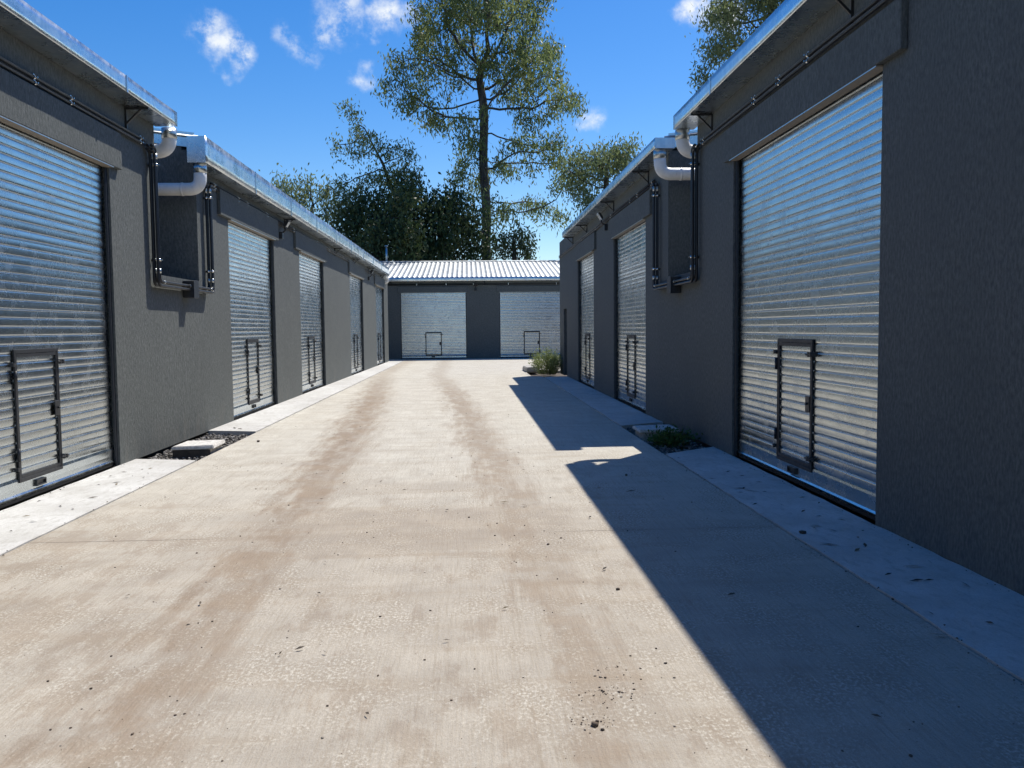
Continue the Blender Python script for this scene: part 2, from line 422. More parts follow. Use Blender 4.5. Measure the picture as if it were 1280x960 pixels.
def make_door():
    d = mesh_obj('roller_door', curtain_mesh(3), M['slat'])
    subs = []
    def sub(mb, name, mat):
        o = mb.build(name, mat); o.parent = d; subs.append(o); return o
    # bottom bar with a lipped edge
    sub(MB().prism([(SET - .012, .035), (SET + .012, .035), (SET + .012, .212), (SET - .004, .212), (SET - .010, .19), (SET - .004, .12), (SET - .006, .075), (SET - .020, .060)], 0, 3.4), 'bottom_bar', M['slat'])
    sub(MB().box(0, 3.4, SET - .010, SET + .012, .004, .033), 'rubber_seal', M['rubber'])
    for x0, x1 in ((-.03, .045), (3.355, 3.43)):
        m = MB().box(x0, x1, SET - .045, SET - .022, .004, 3.40)
        m.box(x0, x1, SET + .03, SET + .05, .004, 3.40)
        xo = x0 if x0 < 1 else x1 - .012
        m.box(xo, xo + .012, SET - .022, SET + .03, .004, 3.40)
        sub(m, 'guide_rail', M['rail'])
    sub(MB().box(0, 3.4, -.052, SET - .02, 3.411, 3.423), 'lintel_angle', M['brown'])
    sub(MB().box(0, 3.4, -.0545, -.0525, 3.411, 3.4185), 'lintel_edge', M['collar'])
    sub(MB().box(-.03, 3.43, SET + .13, SET + .15, 3.1, 3.60), 'roll_hood', M['brown'])
    x0, x1, z0, z1 = 1.26, 2.10, .172, 1.392
    yf = SET - .033
    m = bars(x0, x1, z0, z1, .022, .036, yf + .012, SET - .005)
    m.bevel(.002); sub(m, 'wicket_frame', M['frame'])
    m = bars(x0 + .024, x1 - .024, z0 + .038, z1 - .038, .024, .032, yf + .015, SET - .005)
    m.bevel(.002); sub(m, 'wicket_leaf', M['frame'])
    m = MB().box(x1 - .125, x1 - .034, yf + .004, yf + .0145, .72, .87).bevel(.004)
    m.tube([(x1 - .07, yf + .004, .80), (x1 - .07, yf - .018, .80)], .011, 10); sub(m, 'lock_plate', M['black'])
    for z in (.37, 1.08):
        sub(MB().tube([(x0 - .008, yf + .004, z), (x0 - .008, yf + .004, z + .12)], .014, 8), 'hinge', M['black'])
    for z in (.30, 1.255):
        m = MB().tube([(x1 - .075, yf - .014, z), (x1 + .075, yf - .014, z)], .0095, 8)
        m.box(x1 - .03, x1 - .004, yf - .024, yf - .001, z - .022, z + .022)
        m.box(x1 + .02, x1 + .045, yf - .026, SET - .004, z - .02, z + .02)
        sub(m, 'slide_bolt', M['black'])
        m = MB().tube([(x0 - .05, yf + .004, z), (x0 + .0, yf + .004, z)], .010, 8).box(x0 - .055, x0 - .035, yf - .008, SET - .004, z - .018, z + .018)
        sub(m, 'slide_bolt', M['black'])
    m = bars(1.56, 1.74, .090, .150, .012, .012, SET - .028, SET - .002)
    m.box(1.572, 1.728, SET - .012, SET - .004, .102, .138)
    sub(m, 'lift_handle', M['black'])
    return d, subs
DOOR, DSUBS = make_door()
ALT = [DOOR.data, curtain_mesh(11), curtain_mesh(23)]
for me in ALT[1:]: me.materials.append(M['slat'])
_first = [True]; _dn = [0]
def place_door(root, side, u0, u1, zs=1.0):
    if _first[0]:
        d, subs = DOOR, DSUBS; _first[0] = False
    else:
        d = DOOR.copy(); d.data = ALT[_dn[0] % 3]; COL.objects.link(d); subs = []
        for s in DSUBS:
            c = s.copy(); COL.objects.link(c); c.parent = d; c.matrix_parent_inverse = Matrix.Identity(4); subs.append(c)
    _dn[0] += 1
    d.parent = root; d.matrix_parent_inverse = Matrix.Translation(root.location).inverted()
    d.matrix_basis = door_matrix(side, u0, u1, zs)
    return d

# ------------------------------------------------------------------ shared building parts
SL = .12   # roof fall
def roof_sheet(f, u0, u1, d0, d1, z0, root, pitch=.26, up=1):
    """trapezoidal sheeting, ribs running down the fall; z rises with -d"""
    prof = [(0, 0), (.04, .028), (.075, .028), (.115, 0)]
    us = []; u = u0
    while u < u1:
        for a, h in prof:
            if u + a < u1: us.append((u + a, h))
        u += pitch
    us.append((u1, 0))
    ds = [d0 + (d1 - d0) * i / 10 for i in range(11)]
    V = []; Q = []
    for th in (0, -.012):
        for uu, h in us:
            for d in ds:
                V.append(f(uu, d, z0 + SL * (d0 - d) * up + h + th + .004 * mnoise.noise(Vector((uu * .8, d * .8, 2)))))
    n = len(ds); N = len(us) * n
    for i in range(len(us) - 1):
        for k in range(n - 1):
            a = i * n + k
            Q.append((a, a + 1, a + n + 1, a + n)); Q.append((N + a, N + a + n, N + a + n + 1, N + a + 1))
    for i in range(len(us) - 1):
        for k in (0, n - 1):
            a = i * n + k; Q.append((a, a + n, N + a + n, N + a))
    return mesh_obj('roof', np_mesh('roof', [tuple(v) for v in V], Q), M['roof'], root)

def gutter(f, u0, u1, d0, d1, z0, z1, root, warp=.004, seed=0, name='gutter'):
    """open box gutter of thin sheet, outer face oil-canned"""
    t = .008
    outline = [(d0, z1), (d0, z0), (d1, z0), (d1, z0 + (z1 - z0) * .33), (d1, z0 + (z1 - z0) * .67), (d1, z1), (d1 - .022, z1 + .001), (d1 - .022, z1 - .01),
               (d1 - t, z1 - .012), (d1 - t, z0 + t), (d0 + t, z0 + t), (d0 + t, z1)]
    n = len(outline); L = u1 - u0; N = max(8, int(L / .12))
    bm = bmesh.new(); rings = []
    for i in range(N + 1):
        u = u0 + L * i / N; ring = []
        for k, (d, z) in enumerate(outline):
            w = 0
            if k in (2, 3, 4, 5, 8):
                amp = warp * (1.0 if k in (3, 4) else .45)
                w = amp * (mnoise.noise(Vector((u * 2.1, z * 3, seed))) + .6 * mnoise.noise(Vector((u * 6.3, z * 4, seed + 9))))
            zz = z + warp * .5 * mnoise.noise(Vector((u * .5, k * .01, seed + 3)))
            ring.append(bm.verts.new(f(u, d + w, zz)))
        rings.append(ring)
    for A, B in zip(rings, rings[1:]):
        for k in range(n):
            fc = bm.faces.new([A[k], A[(k + 1) % n], B[(k + 1) % n], B[k]])
            if k in (2, 3, 4): fc.smooth = True
    bm.faces.new(rings[0]); bm.faces.new(rings[-1])
    bmesh.ops.recalc_face_normals(bm, faces=bm.faces)
    me = bpy.data.meshes.new(name); bm.to_mesh(me); bm.free()
    g = mesh_obj(name, me, M['gutter'], root)
    for ue in (u0, u1):
        s = 1 if ue == u1 else -1
        MB(f).box(ue + s * .001, ue + s * .006, d0, d1, z0, z1).build('end_cap', M['gutter'], g)
    u = u0 + 2.9
    while u < u1 - .5:
        MB(f).box(u, u + .03, d1 + .0005, d1 + .006 + warp, z0 - .004, z1 + .004).build('joint_strip', M['gutter'], g); u += 3.05
    return g

def gable_poly(z0, D, drop=.04): return [(-.2, 0), (-.2, z0 + SL * .2 - drop), (-D, z0 + SL * D - drop), (-D, 0)]

def bracket(f, u, z, root, reach=.28, drop=.27):
    m = MB(f).box(u - .012, u + .012, .001, .024, z - drop, z - .004)
    m.box(u - .012, u + .012, .024, reach, z - .028, z - .004)
    a, b = (.024, z - .20), (.20, z - .03)
    m.prism([(a[0], a[1]), (a[0], a[1] + .03), (b[0] - .03, b[1]), (b[0], b[1])], u - .009, u + .009)
    return m.build('eave_bracket', M['black'], root)

def clamp_on(f, u, d, z, axis, parent, r=.017):
    h = .016
    if axis == 'u': a, b = (u - h, d, z), (u + h, d, z)
    elif axis == 'z': a, b = (u, d, z - h), (u, d, z + h)
    m = MB(f).tube([a, b], r + .006, 10)
    if axis == 'u': m.box(u - h, u + h, .001, d + .004, z + r + .004, z + r + .012).box(u - .006, u + .006, d + r, d + r + .022, z - .006, z + .006)
    else: m.box(u + r + .004, u + r + .012, .001, d + .004, z - h, z + h).box(u - .006, u + .006, d + r, d + r + .022, z - .006, z + .006)
    return m.build('conduit_clamp', M['clamp'], parent)

def conduit_run(f, u0, u1, z, root, clamps, d=.035, gap=.052, r=.017):
    for k, zz in enumerate((z, z - gap)):
        p = MB(f).tube([(u0, d, zz), (u1, d, zz)], r, 8).build('conduit', M['conduit'], root)
        for u in clamps: clamp_on(f, u + random.uniform(-.01, .01), d, zz, 'u', p, r)

def lintel(f, u0, u1, root, z0=3.425, z1=3.84, d=.055):
    return MB(f).box(u0, u1, .001, d, z0, z1).bevel(.006).build('door_lintel', M['stucco'], root)

def front_wall(m, u0, u1, ztop, openings, notch=None, extra=None, th=.2):
    us = [u0, u1]; zs = [0, ztop, 3.43]
    for a, b, z in openings: us += [a, b]; zs.append(z)
    if notch: us += [notch[0], notch[1]]; zs.append(notch[2])
    if extra: us += [extra[0], extra[1]]; zs.append(extra[2])
    def fill(u, z):
        if notch and notch[0] < u < notch[1] and z > notch[2]: return False
        if z > ztop: return bool(extra) and extra[0] < u < extra[1]
        for a, b, h in openings:
            if a < u < b and z < h: return False
        return True
    m.cells(us, zs, fill, -th, 0)

def downpipe(f, u, d, ztop, zmid, back, root, r=.092):
    p = MB(f).tube([(u, d, ztop - .10), (u, d, zmid), (u, -back, zmid)], r, 20, bend=.17).build('downpipe', M['pvc'], root)
    MB(f).tube([(u, d, ztop - .135), (u, d, ztop - .002)], r + .006, 20).build('pipe_collar', M['collar'], p)
    MB(f).tube([(u, -.10, zmid), (u, -.13, zmid)], r + .005, 20).build('pipe_joint', M['pvc'], p)
    return p

def conduit_loop(f, ua, ub, ztopa, ztopb, zbot, ubox, root, d0=.05):
    """bundle of black conduits dropping under the gap, with a junction box"""
    first = None
    for k, (dd, zz, uu) in enumerate(((d0, 0, 0), (d0, -.05, -.040), (d0 + .055, -.005, 0), (d0 + .055, -.055, -.040))):
        c = MB(f).tube([(ua - .14 - uu * 0, dd, ztopa + zz * .9 + .02), (ua + uu, dd, ztopa + zz * .9 + .02), (ua + uu, dd, zbot + zz), (ub - uu, dd, zbot + zz), (ub - uu, dd, ztopb + zz * .9), (ub - uu + .22, dd, ztopb + zz * .9)], .019, 8, bend=.085).build('conduit', M['conduit'], root)
        if k == 2 or k == 0:
            for uu2, zt in ((ua, ztopa), (ub, ztopb)):
                for z in (zt - .20, zbot + .27):
                    clamp_on(f, uu2, dd, z, 'z', c, .018)
                MB(f).tube([(uu2, dd, zt - .13), (uu2, dd, zt - .06)], .0235, 10).build('pipe_coupling', M['collar'], c)
                MB(f).tube([(uu2, dd, zbot + .10), (uu2, dd, zbot + .16)], .0235, 10).build('pipe_coupling', M['collar'], c)
            for uu2 in (ua + .13, ub - .12, ubox - .14):
                MB(f).tube([(uu2, dd, zbot + zz), (uu2 + .04, dd, zbot + zz)], .0235, 10).build('pipe_coupling', M['collar'], c)
    b = MB(f).box(ubox - .11, ubox + .11, .002, d0 + .10, zbot - .17, zbot + .07).bevel(.006).build('junction_box', M['frame'], root)
    MB(f).box(ubox - .117, ubox + .117, d0 + .101, d0 + .112, zbot - .177, zbot + .077).bevel(.004).build('box_lid', M['frame'], b)

# ------------------------------------------------------------------ left row
L_ROOT = empty('storage_building', FL(4, 0, 0), 'long dark grey storage row on the sunlit left side with five silver roller doors', 'building', 'storage buildings around the yard')
L_DOORS = [(2.2, 5.6), (6.86, 10.26), (15.06, 18.42), (21.06, 24.4), (29.5, 32.92), (37.25, 40.6)]
L_END = 42.4
m = MB(FL)
front_wall(m, -5, L_END, 4.24, [(a, b, 3.43) for a, b in L_DOORS], notch=(11.72, 13.40, 2.29))
Z_LN, Z_LF = 4.43, 4.42
for u0, u1, z0 in ((-5, -4.8, Z_LN), (11.52, 11.72, Z_LN), (13.40, 13.60, Z_LF), (L_END - .2, L_END, Z_LF)):
    m.prism(gable_poly(z0, 8), u0, u1)
m.box(-5, L_END, -8.2, -8.0, 0, 5.2)
m.build('wall', M['stucco'], L_ROOT)
roof_sheet(FL, -5.1, 11.74, .06, -8.3, Z_LN, L_ROOT)
roof_sheet(FL, 13.34, L_END + .1, .06, -8.3, Z_LF, L_ROOT)
def flashing(f, u, z0, root, sgn):
    a, b = (u + sgn * .003, u + sgn * .012)
    MB(f).prism([(-.0, z0 - .16), (-.0, z0 + .06), (-8.2, z0 + .06 + SL * 8.2), (-8.2, z0 - .16 + SL * 8.2)], a, b).build('roof_flashing', M['gutter'], root)
flashing(FL, 13.40, Z_LF + .01, L_ROOT, -1); flashing(FL, 11.72, Z_LN, L_ROOT, 1)
gutter(FL, -5, 11.78, .002, .285, 4.215, 4.395, L_ROOT, .005, 1)
gutter(FL, 13.03, 40.7, .002, .262, 3.985, 4.365, L_ROOT, .010, 4)
for i, (a, b) in enumerate(L_DOORS):
    if i == 0: lintel(FL, a - .45, b + .24, L_ROOT)
    else: lintel(FL, a - (.40 if i == 1 else .6 if i != 4 else .35), b + .24, L_ROOT)
    place_door(L_ROOT, 'L', a, b)
for u in (-1.5, 3.0, 6.9, 10.78): bracket(FL, u, 4.215, L_ROOT)
for u in (19.5, 26.4, 30.4, 34.9, 39.2): bracket(FL, u, 3.985, L_ROOT, .25, .24)
conduit_run(FL, -5, 11.30, 3.93, L_ROOT, (2.9, 5.2, 7.5, 8.54, 9.28, 11.15))
conduit_run(FL, 14.02, 40.4, 3.85, L_ROOT, (14.2, 15.6, 16.2, 17.7, 20.3, 23.2, 25.2, 27.9, 31.2, 35.3, 38.3))
downpipe(FL, 11.90, .135, 4.215, 3.92, 1.6, L_ROOT)
downpipe(FL, 13.14, .145, 3.985, 3.62, 1.6, L_ROOT)
p = MB(FL).tube([(40.86, .15, 3.96), (40.86, .15, 3.76), (40.86, -.02, 3.70)], .085, 14, bend=.09).build('downpipe', M['pvc'], L_ROOT)
conduit_loop(FL, 11.45, 13.72, 3.86, 3.78, 2.19, 12.75, L_ROOT)

# ------------------------------------------------------------------ right row
R_ROOT = empty('storage_building', FR(4, 0, 0), 'long dark grey storage row on the shaded right side with its near blank wall', 'building', 'storage buildings around the yard')
R_DOORS = [(6.48, 10.14), (15.18, 18.53), (21.48, 24.62)]
R_END = 29.45
m = MB(FR)
front_wall(m, -5, R_END, 4.24, [(a, b, 3.47 if a < 10 else 3.43) for a, b in R_DOORS] + [(27.4, 28.25, 2.15)], notch=(11.75, 13.46, 2.30), extra=(25.9, R_END, 4.40))
Z_RN, Z_RF = 4.45, 4.43
for u0, u1, z0, dr in ((-5, -4.8, Z_RN, .04), (11.55, 11.75, Z_RN, .04), (13.46, 13.66, Z_RF, .04), (R_END - .2, R_END, Z_RF, .04)):
    m.prism(gable_poly(z0, 8, dr), u0, u1)
m.box(-5, R_END, -8.2, -8.0, 0, 5.2)
m.build('wall', M['stucco'], R_ROOT)
roof_sheet(FR, -5.1, 11.77, .06, -8.3, Z_RN, R_ROOT)
roof_sheet(FR, 13.40, 25.85, .06, -8.3, Z_RF, R_ROOT)
roof_sheet(FR, 25.87, R_END + .05, -.21, -8.3, Z_RF + .03, R_ROOT)
flashing(FR, 13.46, Z_RF + .01, R_ROOT, -1); flashing(FR, 11.75, Z_RN, R_ROOT, 1)
gutter(FR, -5, 11.93, .002, .285, 4.215, 4.40, R_ROOT, .002, 2)
gutter(FR, 13.03, 25.8, .002, .30, 4.19, 4.345, R_ROOT, .003, 6)
for i, (a, b) in enumerate(R_DOORS):
    lintel(FR, a - (.37 if i == 0 else .58 if i == 1 else .45), b + .22, R_ROOT, z0=3.47 if i == 0 else 3.425)
    place_door(R_ROOT, 'R', a, b, 1.013 if i == 0 else 1.0)
m = MB(FR).box(27.43, 28.22, -.14, -.10, .01, 2.13)
d = m.build('side_door', M['black'], R_ROOT)
MB(FR).tube([(27.55, -.10, 1.05), (27.55, -.04, 1.05), (27.68, -.04, 1.05)], .012, 8).build('handle', M['clamp'], d)
for u in (-1.5, 3.0, 7.0, 11.02): bracket(FR, u, 4.215, R_ROOT)
for u in (14.9, 18.45, 22.6, 25.6): bracket(FR, u, 4.19, R_ROOT, .29, .29)
conduit_run(FR, -5, 11.45, 3.955, R_ROOT, (2.6, 5.2, 7.83, 8.55, 9.29, 11.3))
conduit_run(FR, 14.30, 29.3, 3.93, R_ROOT, (14.45, 15.7, 16.4, 18.6, 20.8, 22.2, 23.3, 24.9, 27.2))
downpipe(FR, 11.95, .155, 4.215, 3.92, 1.6, R_ROOT)
downpipe(FR, 13.14, .20, 4.19, 3.83, 1.6, R_ROOT)
conduit_loop(FR, 11.62, 14.0, 3.90, 3.84, 2.20, 12.72, R_ROOT)

# ------------------------------------------------------------------ back row
B_ROOT = empty('storage_building', FB(0, 0, 0), 'low dark grey storage block closing the far end under a ribbed silver roof', 'building', 'storage buildings around the yard')
B_DOORS = [(-3.47, -.06), (1.635, 5.04), (6.9, 10.3)]
m = MB(FB)
front_wall(m, -9, 14, 4.0, [(a, b, 3.43) for a, b in B_DOORS])
for u0, u1 in ((-9, -8.8), (13.8, 14)): m.prism([(-.2, 0), (-.2, 4.1), (-6.8, 5.35), (-13.4, 4.1), (-13.4, 0)], u0, u1)
m.box(-9, 14, -13.6, -13.4, 0, 4.1)
m.build('wall', M['stucco'], B_ROOT)
SL = .192
roof_sheet(FB, -9.2, 14.2, .16, -6.8, 4.18, B_ROOT, .255)
roof_sheet(FB, -9.2, 14.2, -6.81, -13.8, 4.18 + .192 * 6.96, B_ROOT, .255, up=-1)
MB(FB).prism([(-6.4, 5.49), (-6.8, 5.575), (-7.2, 5.49), (-7.2, 5.47), (-6.8, 5.55), (-6.4, 5.47)], -9.2, 14.2).build('ridge_cap', M['roof'], B_ROOT)
SL = .12
gutter(FB, -9, 14.1, .002, .28, 3.99, 4.17, B_ROOT, .006, 8)
for i, (a, b) in enumerate(B_DOORS):
    lintel(FB, a - .12, b + .12, B_ROOT, z1=3.72); place_door(B_ROOT, 'B', a, b)
conduit_run(FB, -4.2, 13, 3.86, B_ROOT, (-2.6, -1.1, .3, 2.1, 4.6, 4.9))
for u in (-3.9, 0.9, 5.3): bracket(FB, u, 3.99, B_ROOT, .27, .2)
MB().tube([(-4.75, 52.2, 5.2), (-4.75, 52.2, 6.45)], .055, 10).tube([(-4.75, 52.2, 6.43), (-4.75, 52.2, 6.50)], .10, 10).build('vent_pipe', M['collar'], B_ROOT)

# ------------------------------------------------------------------ floodlights
def floodlight(f, u, z, label):
    """slim lamp on a short arm, facing the yard and tipped down"""
    t = empty('floodlight', f(u, 0, z), label, 'floodlight', 'floodlights under the eaves')
    MB(f).box(u - .06, u + .06, .001, .075, z - .12, z + .02).bevel(.008).build('mount_box', M['black'], t)
    MB(f).tube([(u, .06, z + .0), (u, .13, z + .05), (u, .15, z + .16)], .016, 8, bend=.03).build('arm', M['black'], t)
    a = R(32); c, s_ = math.cos(a), math.sin(a)
    def g(uu, q, v):
        uu, q, v = uu * .8, q * .8, v * .8
        return f(u + uu, .17 + q * c + v * s_, z + .19 - q * s_ + v * c)   # q along the beam, v up the face
    MB(g).box(-.13, .13, -.035, .012, -.10, .10).bevel(.006).build('body', M['black'], t)
    for k in range(6): MB(g).box(-.11 + k * .042, -.10 + k * .042, -.055, -.0355, -.08, .08).build('cooling_fin', M['black'], t)
    m = MB(g).box(-.135, .135, .0125, .026, -.105, .105).bevel(.004); m.build('front_plate', M['camwhite'] if f is FR else M['frame'], t)
    MB(g).box(-.105, .105, .0265, .030, -.075, .075).build('lens', M['rubber'] if f is FB else M['collar'], t)
    return t
floodlight(FR, 19.35, 3.80, 'floodlight under the shaded eave of the right-hand row')
floodlight(FL, 19.0, 3.62, 'floodlight under the sunlit left eave between the first two doors past the gap')
floodlight(FL, 34.6, 3.60, 'small floodlight under the eave near the far end of the left row')
floodlight(FB, .42, 3.62, 'dark floodlight on the back block between its two roller doors')

# ------------------------------------------------------------------ ground
def slab(name, outline, z0, z1, mat, jit=.004, step=.2):
    bm = bmesh.new(); pts = []
    n = len(outline)
    for i in range(n):
        a, b = Vector(outline[i]), Vector(outline[(i + 1) % n]); L = (b - a).length; k = max(1, int(L / step))
        nrm = Vector((-(b - a).y, (b - a).x)).normalized()
        for j in range(k):
            p = a.lerp(b, j / k)
            if j: p = p + nrm * (jit * (mnoise.noise(Vector((p.x * 3, p.y * 3, 1))) + .6 * mnoise.noise(Vector((p.x * 11, p.y * 11, 4)))))
            pts.append(p)
    top = [bm.verts.new((p.x, p.y, z1)) for p in pts]; bot = [bm.verts.new((p.x, p.y, z0)) for p in pts]
    bm.faces.new(top); bm.faces.new(bot)
    for i in range(len(pts)): bm.faces.new([top[i], top[(i + 1) % len(pts)], bot[(i + 1) % len(pts)], bot[i]])
    bmesh.ops.recalc_face_normals(bm, faces=bm.faces)
    me = bpy.data.meshes.new(name); bm.to_mesh(me); bm.free()
    return tag(mesh_obj(name, me, mat), kind='structure')

me = bpy.data.meshes.new('ground'); S = 600
me.from_pydata([(-S, -S, -.10), (S, -S, -.10), (S, S, -.10), (-S, S, -.10)], [], [(0, 1, 2, 3)])
tag(mesh_obj('ground', me, M['soil']), kind='structure')
def el(y): return -3.275 + .0027 * y
ER = 2.352
slab('road', [(el(-6), -6), (ER, -6), (ER, 6.4965), (.95, 6.4965), (.5, 6.4999), (-1.8, 6.4999), (-2.2, 6.4965), (el(6.4965), 6.4965)], -.09, 0, M['road'], .0)
slab('road', [(el(6.5035), 6.5035), (-2.2, 6.5035), (-1.8, 6.5001), (.5, 6.5001), (.95, 6.5035), (ER, 6.5035), (ER, 27.6), (el(27.6), 27.6)], -.09, 0, M['road'], .0)
slab('road', [(el(27.61), 27.61), (ER, 27.61), (2.02, 27.9), (2.02, 31.5), (20, 31.5), (20, 45.28), (-8.9, 45.28), (-8.9, 42.6), (el(42.6), 42.6)], -.09, 0, M['road'], .008)
g = .013
def xw(y): return LX0 + LS * y + .001
slab('pavement', [(xw(-6), -6), (el(-6) - g, -6), (el(10.55) - g, 10.52), (xw(10.7), 10.72)], -.09, .006, M['apron'], .012)
slab('pavement', [(xw(13.6), 13.62), (el(13.4) - g, 13.40), (el(42.4) - g, 42.4), (xw(42.4), 42.4)], -.09, .012, M['apron'], .010)
slab('pavement', [(ER + g, -6), (3.109, -6), (3.109, 10.92), (2.36 + g, 10.38)], -.09, .006, M['apron'], .016)
slab('pavement', [(ER + g, 13.40), (2.98, 13.78), (3.109, 13.8), (3.109, 27.35), (ER + g, 27.2)], -.09, .012, M['apron'], .010)

# ------------------------------------------------------------------ loose stones
def stones(name, pts, sizes, mat, label, cat, zsq=.7):
    base = [Vector(v) for v in ((1, 0, 0), (-1, 0, 0), (0, 1, 0), (0, -1, 0), (0, 0, 1), (0, 0, -1))]
    tri = [(0, 2, 4), (2, 1, 4), (1, 3, 4), (3, 0, 4), (2, 0, 5), (1, 2, 5), (3, 1, 5), (0, 3, 5)]
    mid = {}
    bm = bmesh.new(); bmesh.ops.create_icosphere(bm, subdivisions=1, radius=1)
    V0 = np.array([v.co[:] for v in bm.verts]); F0 = np.array([[v.index for v in f.verts] for f in bm.faces]); bm.free()
    rng = np.random.default_rng(abs(hash(label)) % 1000 if False else len(label))
    Vs, Fs = [], []
    for i, (p, s) in enumerate(zip(pts, sizes)):
        sc = np.array([s * rng.uniform(.7, 1.3), s * rng.uniform(.7, 1.3), s * zsq * rng.uniform(.6, 1.1)])
        v = V0 * sc * rng.uniform(.78, 1.2, (len(V0), 1)); a = rng.uniform(0, 6.28); c, s_ = math.cos(a), math.sin(a)
        v = v @ np.array([[c, -s_, 0], [s_, c, 0], [0, 0, 1]])
        Vs.append(v + np.array(p)); Fs.append(F0 + i * len(V0))
    o = mesh_obj(name, np_mesh(name, np.concatenate(Vs), np.concatenate(Fs)), mat)
    return tag(o, label, cat, kind='stuff')
rng = np.random.default_rng(5)
def pit_pts(x0, x1, y0, y1, n, z=-.09):
    return np.stack([rng.uniform(x0, x1, n), rng.uniform(y0, y1, n), z + rng.uniform(0, .055, n)], 1)
stones('gravel', pit_pts(-4.03, -3.27, 10.6, 13.6, 2600), rng.uniform(.008, .026, 2600), M['gravel'], 'loose grey gravel in the sunlit pit by the left wall', 'gravel')
stones('gravel', pit_pts(2.38, 3.10, 10.5, 13.7, 1500), rng.uniform(.008, .026, 1500), M['gravel'], 'loose gravel in the shaded pit by the right wall', 'gravel')
# crumbs on the road, thicker along the tracks
P = []; Sz = []
for i in range(620):
    y = 2.6 + 16 * rng.random() ** 1.7
    if rng.random() < .55:
        x = .5775 - .0195 * y - .0012 * y * y + rng.normal(0, .30) - (1.87 if rng.random() < .5 else 0)
    else: x = rng.uniform(-3.1, 2.3)
    s = .0025 + .006 * rng.random() ** 3
    P.append((x, y, s * .3)); Sz.append(s)
for cx, cy, n, sp in ((.58, 3.55, 60, .07), (.47, 3.28, 40, .05), (.62, 3.75, 30, .10), (-2.9, 10.0, 14, .2), (-.2, 6.8, 60, .5), (.5, 6.2, 50, .25)):
    for i in range(n):
        s = .002 + .005 * rng.random() ** 3
        P.append((cx + rng.normal(0, sp), cy + rng.normal(0, sp * .8), s * .3)); Sz.append(s)
for x, y, s in ((.47, 3.27, .015), (.485, 3.30, .010), (-2.93, 12.2, .030), (1.62, 8.9, .02), (.86, 5.0, .013), (.55, 6.1, .014), (2.45, 6.25, .03)):
    P.append((x, y, s * .4)); Sz.append(s)
for i in range(900):          # grit that gathers in the joints and against the walls
    y = 3.2 + 24 * rng.random() ** 1.6; k = rng.integers(0, 4); s = .002 + .006 * rng.random() ** 3
    if 10.5 < y < 13.7: continue
    x = (el(y) - .006, ER + .006, LX0 + LS * y + .02, 3.085)[k] + abs(rng.normal(0, .03)) * (1, -1, 1, -1)[k] + (rng.normal(0, .02) if k < 2 else 0)
    P.append((x, y, .008 + s * .3)); Sz.append(s)
stones('gravel', P, Sz, M['crumb'], 'brown dirt crumbs and pebbles scattered over the concrete lane', 'gravel')

# dry leaves and twigs
def leaf_litter():
    V, Q = [], []
    spots = [(-.127, 4.216, .020), (-.83, 4.16, .028), (-.91, 4.1, .014), (-.7, 4.1, .016), (.3, 7.6, .05), (1.7, 9.0, .05), (1.2, 6.9, .05), (1.5, 8.0, .06), (2.5, 5.9, .07), (2.7, 6.3, .05),
             (2.6, 7.9, .08), (2.55, 8.05, .07), (2.8, 5.3, .07), (2.66, 5.0, .05), (2.9, 4.9, .05), (2.3, 4.1, .06), (-3.6, 9.0, .05), (-3.5, 8.2, .05), (-3.7, 13.9, .10), (-3.6, 13.8, .09)]
    for i in range(80):
        spots.append((rng.uniform(2.4, 3.05), rng.uniform(3.5, 10), rng.uniform(.02, .05)) if i < 30 else (rng.uniform(-3, 2.3), rng.uniform(3, 11), rng.uniform(.015, .035)) if i < 62 else (rng.uniform(-3.95, -3.4), rng.uniform(6.5, 10), rng.uniform(.02, .04)))
    for x, y, l in spots:
        a = rng.uniform(0, 6.28); dx, dy = math.cos(a), math.sin(a); w = l * rng.uniform(.14, .3); h = .013
        k = len(V)
        V += [(x - dx * l, y - dy * l, h * .8), (x - dy * w, y + dx * w, h + .006), (x + dx * l, y + dy * l, h + .004), (x + dy * w, y - dx * w, h)]
        Q.append((k, k + 1, k + 2, k + 3))
    return tag(mesh_obj('leaf_litter', np_mesh('leaf_litter', V, Q), M['dryleaf']), 'dry fallen leaves and twigs lying on the concrete', 'leaves', kind='stuff')
leaf_litter()

# ------------------------------------------------------------------ inspection chambers, block
t = empty('inspection_chamber', (-3.5, 11.4, -.09), 'small concrete inspection box with pale lid in the sunlit gravel by the left wall', 'inspection box', 'drain inspection boxes in the pits')
MB().box(-3.70, -3.28, 11.13, 11.66, -.095, .055).bevel(.008).build('body', M['chamber'], t)
MB().hexa([(-3.745, 11.06, .058), (-3.225, 11.11, .058), (-3.235, 11.70, .058), (-3.74, 11.68, .058), (-3.735, 11.07, .10), (-3.235, 11.125, .108), (-3.245, 11.69, .106), (-3.73, 11.67, .10)]).bevel(.010, 2).build('lid', M['lidc'], t)
MB().hexa([(-3.73, 11.085, -.085), (-3.27, 11.095, -.085), (-3.27, 11.122, -.085), (-3.73, 11.116, -.085), (-3.73, 11.085, .05), (-3.27, 11.095, .05), (-3.27, 11.122, .05), (-3.73, 11.116, .05)]).build('front_board', M['board'], t)
t = empty('inspection_chamber', (2.66, 12.3, -.09), 'half hidden concrete inspection box behind the weeds by the right wall', 'inspection box', 'drain inspection boxes in the pits')
MB().box(2.42, 2.90, 12.04, 12.56, -.095, .06).bevel(.008).build('body', M['chamber'], t)
MB().hexa([(2.37, 12.0, .062), (2.95, 12.02, .062), (2.94, 12.62, .062), (2.38, 12.60, .062), (2.375, 12.0, .105), (2.945, 12.02, .11), (2.935, 12.61, .11), (2.385, 12.59, .105)]).bevel(.010, 2).build('lid', M['lidc'], t)
